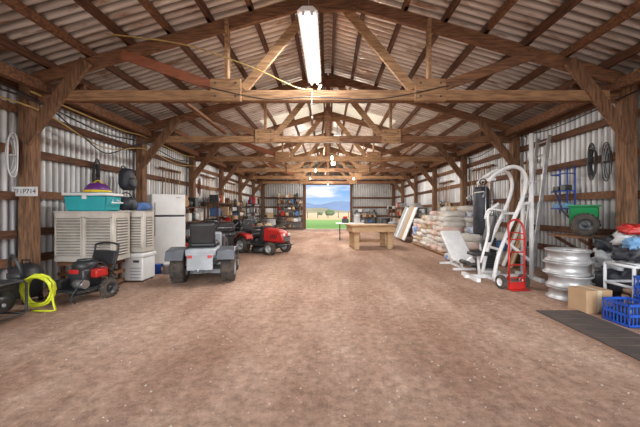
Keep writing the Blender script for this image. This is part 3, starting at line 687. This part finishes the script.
# ---------------------------------------------------------------- CENTRE BACK
b=B('pool_table')
b.bb(-.78,.78,-.6,.6,.60,.80,wood_pale,.015); b.bb(-.82,.82,-.64,.64,.79,.86,wood_tan,.015)
b.bb(-.68,.68,-.5,.5,.855,.866,mat('felt_tan',(.42,.33,.22),(.36,.28,.18),9,.95))
for sx in (-1,1):
    for sy in (-1,1): b.bb(sx*.60-.09,sx*.60+.09,sy*.45-.09,sy*.45+.09,0,.60,wood_pale,.012); b.bb(sx*.60-.11,sx*.60+.11,sy*.45-.11,sy*.45+.11,0.5,.6,wood_tan,.01)
b.bb(-.55,.55,-.03,.03,.2,.3,wood_tan)
b.done((1.55,11.45,0),6)
def ftable(name,w,d,h,m,loc,rz):
    b=B(name); b.box((0,0,h),(w,d,.04),m,bev=.012)
    for sx in (-1,1):
        b.tube([(sx*(w/2-.2),-d/2+.06,0),(sx*(w/2-.2),-d/2+.06,h-.03)],.015,dgray); b.tube([(sx*(w/2-.2),d/2-.06,0),(sx*(w/2-.2),d/2-.06,h-.03)],.015,dgray); b.tube([(sx*(w/2-.2),-d/2+.06,.25),(sx*(w/2-.2),d/2-.06,.25)],.012,dgray)
    b.done(loc,rz)
ftable('folding_table',1.3,.7,.78,wplastic,(1.0,14.4,0),0)
b=B('small_engine'); b.box((0,0,.1),(.3,.25,.2),black,bev=.02); b.cyl((0,0,.2),(0,0,.3),.1,red,14); b.done((.8,14.4,.802))
b=B('plastic_bucket'); b.lathe([(.001,0),(.13,0),(.15,.34),(.16,.34),(.16,.37),(.14,.37),(.12,.03),(.001,.03)],wplastic,n=20); b.tube([(-.15,0,.33),(-.1,-.12,.22),(0,-.16,.18),(.1,-.12,.22),(.15,0,.33)],.004,steel,6,smooth=3); b.done((1.35,14.4,.802))
b=B('leaning_panels')
for i in range(5):
    y=i*.5; b.box((.38+.02*i,y,.78+.03*(i%3)),(.04,.45,1.5+.06*(i%3)),wplastic if i in (0,3) else (wood_pale if i%2 else lgray),(0,22,0),.004)
b.done((3.1,13.2,0.03))
# ---------------------------------------------------------------- RIGHT SIDE
b=B('stacked_feed_bags'); ms=[bagw,bagw,bagp,bagt,bagw,bagb,bagp,bagw]
for yi in range(6):
    for xi in range(2):
        nl=[9,9,8,9,7,8][yi]-(1 if xi==0 else 0)-(1 if xi==0 and yi%2 else 0)
        for l in range(nl):
            b.blob((3.70+xi*.64+R(-.05,.05),9.35+yi*.56+R(-.03,.03),.20+l*.152),(.68,.58,.185),random.choice(ms),yi*50+xi*20+l,.2,.5,R(-.15,.15),18,10,3.5)
b.bb(3.38,4.68,9.08,12.5,.08,.11,wood_pale)
for xx in (3.42,4.0,4.6): b.bb(xx,xx+.07,9.08,12.5,0,.08,wood_mid)
b.done()
b=B('heap_of_sacks')
for i,(x,y,z,sx,sy,sz,m) in enumerate([(3.70,8.55,.14,.7,.5,.28,bagw),(4.4,8.5,.15,.6,.5,.3,bagb),(3.8,8.5,.40,.66,.45,.24,bagp),(4.4,8.55,.44,.6,.5,.28,bagw),(3.9,8.5,.62,.62,.46,.24,bagw),(4.45,8.5,.74,.44,.4,.3,bagt),(4.1,8.5,.84,.5,.4,.22,bagb),(3.4,8.45,.1,.4,.35,.2,bagb),(4.3,7.95,.18,.5,.4,.36,bagw),(4.35,7.95,.46,.45,.4,.26,tarpb),(4.3,8.5,1.03,.5,.4,.2,bagw),(4.35,7.98,.70,.4,.36,.22,bagw)]):
    b.blob((x,y,z),(sx,sy,sz),m,i,.18,.6,R(-.4,.4),18,11,3)
b.done()
b=B('home_gym_machine')
def arch(y,dx=0):
    b.tube([(3.18+dx,y,.03),(3.26+dx,y,.45),(3.45+dx,y,.95),(3.68+dx,y,1.45),(3.80+dx,y,1.85),(3.74+dx,y,2.12),(3.52+dx,y,2.20),(3.25+dx,y,2.08),(3.08+dx,y,1.92)],.036,wplastic,10,smooth=5)
arch(5.95); arch(6.5,.06)
b.tube([(3.97,6.05,.04),(3.97,6.05,2.86)],.042,wplastic,10); b.tube([(4.08,6.5,.04),(4.08,6.5,2.2)],.036,wplastic,10)
b.beam((2.75,6.25,.04),(4.15,6.25,.04),.08,.07,wplastic); b.beam((2.85,5.85,.04),(2.85,6.55,.04),.07,.07,wplastic); b.beam((4.02,5.8,.04),(4.02,6.6,.04),.07,.07,wplastic); b.beam((3.2,5.85,.04),(3.2,6.55,.04),.07,.06,wplastic)
for z,x in ((2.19,3.55),(1.3,3.62),(.6,3.33)): b.tube([(x,5.95,z),(x+.05,6.5,z)],.028,wplastic,8)
b.beam((3.78,5.97,1.9),(3.97,6.05,1.9),.05,.05,wplastic); b.beam((3.7,6.0,1.5),(3.97,6.05,1.5),.05,.05,wplastic); b.beam((3.4,6.0,.8),(3.97,6.05,.35),.05,.05,wplastic)
b.tube([(2.95,6.0,.35),(3.1,6.0,.9),(3.1,6.0,1.3),(3.3,6.0,1.5)],.026,wplastic,8,smooth=4)
for i in range(12): b.bb(3.36,3.60,6.62,6.8,.12+i*.055,.17+i*.055,black,.006)
for dx in (-.07,.07): b.cyl((3.48+dx,6.7,.04),(3.48+dx,6.7,2.0),.012,steel,8)
b.bb(3.3,3.66,6.58,6.82,0.02,.08,wplastic); b.bb(3.36,3.60,6.64,6.76,2.0,2.06,wplastic)
b.lathe([(.07,-.015),(.05,0),(.07,.015)],black,(3.1,6.2,1.93),(0,1,0),16); b.lathe([(.07,-.015),(.05,0),(.07,.015)],black,(3.62,6.2,2.22),(0,1,0),16)
b.tube([(3.05,6.2,1.9),(3.05,6.2,1.72)],.006,black,6); b.tube([(2.95,5.9,1.62),(3.03,6.0,1.72),(3.05,6.2,1.73),(3.03,6.4,1.72),(2.95,6.6,1.62)],.014,steel,8,smooth=3)
b.tube([(3.62,6.2,2.28),(3.5,6.6,2.15),(3.48,6.7,1.0)],.005,black,6)
b.box((3.24,6.22,1.0),(.07,.26,.55),black,(0,14,0),.025); b.box((3.02,6.22,.50),(.36,.28,.07),black,bev=.025); b.tube([(3.05,6.25,.05),(3.02,6.25,.47)],.028,wplastic,8)
b.tube([(3.35,5.9,1.35),(3.05,5.88,1.38),(2.98,5.88,1.2)],.02,wplastic,8,smooth=3); b.tube([(2.9,6.22,.45),(2.75,6.22,.32)],.02,wplastic); b.cyl((2.75,6.05,.32),(2.75,6.4,.32),.045,black,12)
b.done()
b=B('exercise_bench'); b.box((0,0,.52),(.50,1.0,.08),wplastic,(38,0,0),.03)
b.box((0,-.45,.03),(.5,.06,.05),wplastic); b.box((0,.4,.03),(.5,.06,.05),wplastic); b.beam((0,-.45,.04),(0,.4,.04),.05,.05,wplastic); b.beam((0,-.3,.05),(0,-.3,.27),.05,.05,wplastic); b.beam((0,.3,.05),(0,.28,.68),.05,.05,wplastic)
b.box((0,-.50,.22),(.36,.22,.07),wplastic,(-5,0,0),.02)
b.done((3.10,7.5,0),0)
b=B('punching_bag_stand'); b.cyl((0,0,.0),(0,0,.08),.22,black,20); b.cyl((0,0,.08),(0,0,.6),.04,steel,10); b.lathe([(.001,.8),(.15,.8),(.18,.85),(.18,1.85),(.14,1.92),(.001,1.94)],bagd,n=18); b.cyl((0,0,.6),(0,0,.82),.03,steel,10); b.done((3.66,7.40,0))
b=B('extension_ladder')
for yy in (6.72,7.08): b.beam((4.42,yy,.01),(4.80,yy,3.0),.03,.075,alu,up=(1,0,0))
for i in range(10):
    t=(i+.8)/10.2; b.cyl((4.42+.38*t,6.72,.01+2.99*t),(4.42+.38*t,7.08,.01+2.99*t),.016,alu,8)
b.done()

b=B('hand_truck')
for sd in (-1,1):
    b.tube([(sd*.15,0,.06),(sd*.15,0,.9)],.017,red); b.wheel((sd*.22,.1,.12),.12,.07,rubber,wplastic,(sd,0,0))
    b.beam((sd*.15,0,.25),(sd*.15,.1,.12),.02,.02,red)
b.tube([(-.15,0,.9),(-.15,.02,1.05),(-.11,.04,1.15),(0,.05,1.2),(.11,.04,1.15),(.15,.02,1.05),(.15,0,.9)],.017,red,smooth=4)
b.tube([(-.15,0,.95),(0,.06,.98),(.15,0,.95)],.011,red,smooth=4)
for z in (.2,.42,.64,.86): b.tube([(-.15,0,z),(0,.04,z),(.15,0,z)],.012,red,smooth=3)
b.cyl((-.22,.1,.12),(.22,.1,.12),.01,steel,8); b.box((0,-.06,.012),(.34,.12,.01),red); b.box((0,0,.07),(.34,.01,.12),red)
b.done((3.24,5.32,0),10)

b=B('stacked_wheel_rims')
for i in range(4):
    z=i*.19; o=(R(-.02,.02),R(-.02,.02),z)
    b.lathe([(.27,0),(.305,.0),(.31,.012),(.29,.03),(.265,.05),(.262,.13),(.29,.155),(.31,.17),(.305,.185),(.275,.185),(.25,.15),(.24,.05),(.27,0)],alu,o,n=32)
    b.lathe([(.245,.13),(.19,.145),(.12,.12),(.08,.15),(.06,.16),(.001,.16)],alu,o,n=24)
    for k in range(5):
        a=k*2*math.pi/5+i; b.cyl((o[0]+.09*math.cos(a),o[1]+.09*math.sin(a),z+.13),(o[0]+.09*math.cos(a),o[1]+.09*math.sin(a),z+.16),.012,dgray,8)
b.done((3.74,4.84,0))
b=B('green_garden_spreader')
for sd in (-1,1): b.wheel((sd*.30,-.02,.19),.19,.07,rubber,dgray,(sd,0,0),n=24)
b.cyl((-.3,-.02,.19),(.3,-.02,.19),.014,steel,8)
b.prism([(-.10,.14),(.10,.14),(.24,.50),(-.24,.50)],-.20,.20,green,bev=.02); b.box((0,0,.51),(.52,.46,.03),green,bev=.01)
b.box((0,-.03,.14),(.14,.14,.06),black,bev=.01)
for sd in (-1,1): b.tube([(sd*.1,.12,.2),(sd*.1,.3,.42),(sd*.08,.42,.8)],.012,dgray)
b.tube([(-.12,.42,.8),(.12,.42,.8)],.014,black)
b.done((4.50,5.45,.93),50)
b=B('wall_ledge_shelf'); b.bb(4.15,4.93,5.18,5.85,.89,.92,wood_mid)
for yy in (5.24,5.8): b.beam((4.90,yy,.5),(4.25,yy,.88),.04,.05,wood_dark); b.bb(4.89,4.93,yy-.03,yy+.03,.4,.89,wood_dark)
b.done()
b=B('pvc_pipe_rack')
for y in (4.0,4.42):
    b.tube([(3.95,y,.02),(3.95,y,.62)],.02,pvc); b.tube([(4.62,y,.02),(4.62,y,.62)],.02,pvc)
    for z in (.35,.62): b.tube([(3.95,y,z),(4.62,y,z)],.02,pvc)
for x in (3.95,4.62):
    for z in (.35,.62): b.tube([(x,4.0,z),(x,4.42,z)],.02,pvc)
for x in (4.06,4.17,4.28,4.39,4.5): b.tube([(x,4.0,.64),(x,4.42,.64)],.012,pvc)
b.done((0,0,0))
def crate(loc,rz,m):
    b=B('milk_crate'); w,d,h=.33,.33,.27
    for z in (.0,.12,h-.03):
        b.bb(-w/2,w/2,-d/2,-d/2+.012,z,z+.03,m); b.bb(-w/2,w/2,d/2-.012,d/2,z,z+.03,m); b.bb(-w/2,-w/2+.012,-d/2,d/2,z,z+.03,m); b.bb(w/2-.012,w/2,-d/2,d/2,z,z+.03,m)
    for i in range(8):
        t=-w/2+.01+i*(w-.02)/7
        for sgn in (-1,1):
            b.bb(t-.006,t+.006,sgn*(d/2-.006)-.005,sgn*(d/2-.006)+.005,0,h,m); b.bb(sgn*(w/2-.006)-.005,sgn*(w/2-.006)+.005,t-.006,t+.006,0,h,m)
    b.bb(-w/2,w/2,-d/2,d/2,0,.012,m); b.blob((0,0,.12),(w*.8,d*.8,.2),dgray,3,.2); b.done(loc,rz)
crate((3.62,3.74,.0),3,blue); crate((3.99,3.72,0),-3,blue)
crate((3.99,3.72,.275),3,blue)
b=B('cardboard_box'); b.bb(-.19,.19,-.14,.14,0,.3,card,.004); b.bb(-.03,.03,-.143,.143,.02,.303,tapec); b.done((3.56,4.22,0),6)
b=B('brick_stack')
for l in range(4):
    for i in range(2): b.box((-.1+(l%2)*.02,-.07+i*.14,.035+l*.068),(.21,.12,.062),brick,bev=.004)
b.done((4.3,4.2,.0),0)
b=B('pile_of_bags')
for i,(x,y,z,sx,sy,sz,m) in enumerate([(4.15,4.22,.77,.38,.36,.22,bagd),(4.47,4.22,.80,.34,.36,.28,tarpw),(4.2,4.25,.95,.4,.3,.22,tarpw),(4.45,4.2,1.0,.36,.34,.24,bagd),(4.12,4.15,.92,.26,.28,.16,lblue),(4.15,4.2,1.10,.3,.3,.14,red)]):
    b.blob((x,y,z),(sx,sy,sz),m,i+20,.4,.7,R(-.6,.6),24,16,3.4)
b.done()
b=B('heap_of_cloth')
for i,(x,y,z,sx,sy,sz,m) in enumerate([(4.42,4.72,.25,.46,.4,.5,bagd),(4.45,5.05,.2,.5,.2,.4,tarpw),(4.42,4.80,.60,.42,.4,.3,tarpw),(4.4,4.76,.84,.38,.34,.22,bagd)]):
    b.blob((x,y,z),(sx,sy,sz),m,i+40,.4,.7,R(-.6,.6),24,16,3.4)
b.done()
coil((4.93,5.7,2.5),-90,dgray,black,'hanging_extension_cord'); coil((4.93,5.4,2.45),-90,dgray,steel,'hanging_extension_cord')
b=B('wall_mounted_tool_rack')
for z in (0,.35,.7):
    b.tube([(-.2,-.04,z),(-.2,-.22,z),(.2,-.22,z),(.2,-.04,z)],.012,blue)
for x in (-.2,0,.2): b.tube([(x,-.03,-.1),(x,-.03,.85)],.014,blue)
b.box((0,-.13,.06),(.34,.14,.1),lblue,bev=.01); b.box((-.1,-.13,.41),(.15,.14,.1),dgray,bev=.01); b.box((.1,-.13,.42),(.14,.14,.12),dgray,bev=.01)
b.done((4.93,6.35,1.4),-90)
b=B('leaning_lumber')
for i in range(4): b.beam((4.3+R(-.05,.02),7.28+i*.12,0.02),(4.80,7.28+i*.12,1.3+R(-.1,.1)),.09,.03,[wood_pale,wood_tan,wplastic][i%3],up=(1,0,0))
b.done()
b=B('plastic_storage_bin'); b.prism([(-.2,0),(.2,0),(.24,.3),(-.24,.3)],-.18,.18,lblue,bev=.015); b.box((0,0,.32),(.52,.40,.04),white,bev=.01); b.done((4.35,5.62,0),60)

# ---------------------------------------------------------------- camera
cam=bpy.data.cameras.new('camera'); cam.sensor_width=36; cam.lens=310/640*36; cam.shift_x=-8/640; cam.shift_y=-2.5/640; cam.clip_end=2000
co=bpy.data.objects.new('camera',cam); scene.collection.objects.link(co); co.location=(0,0,1.35); co.rotation_euler=(math.pi/2,0,0); scene.camera=co
scene.view_settings.view_transform='Standard'
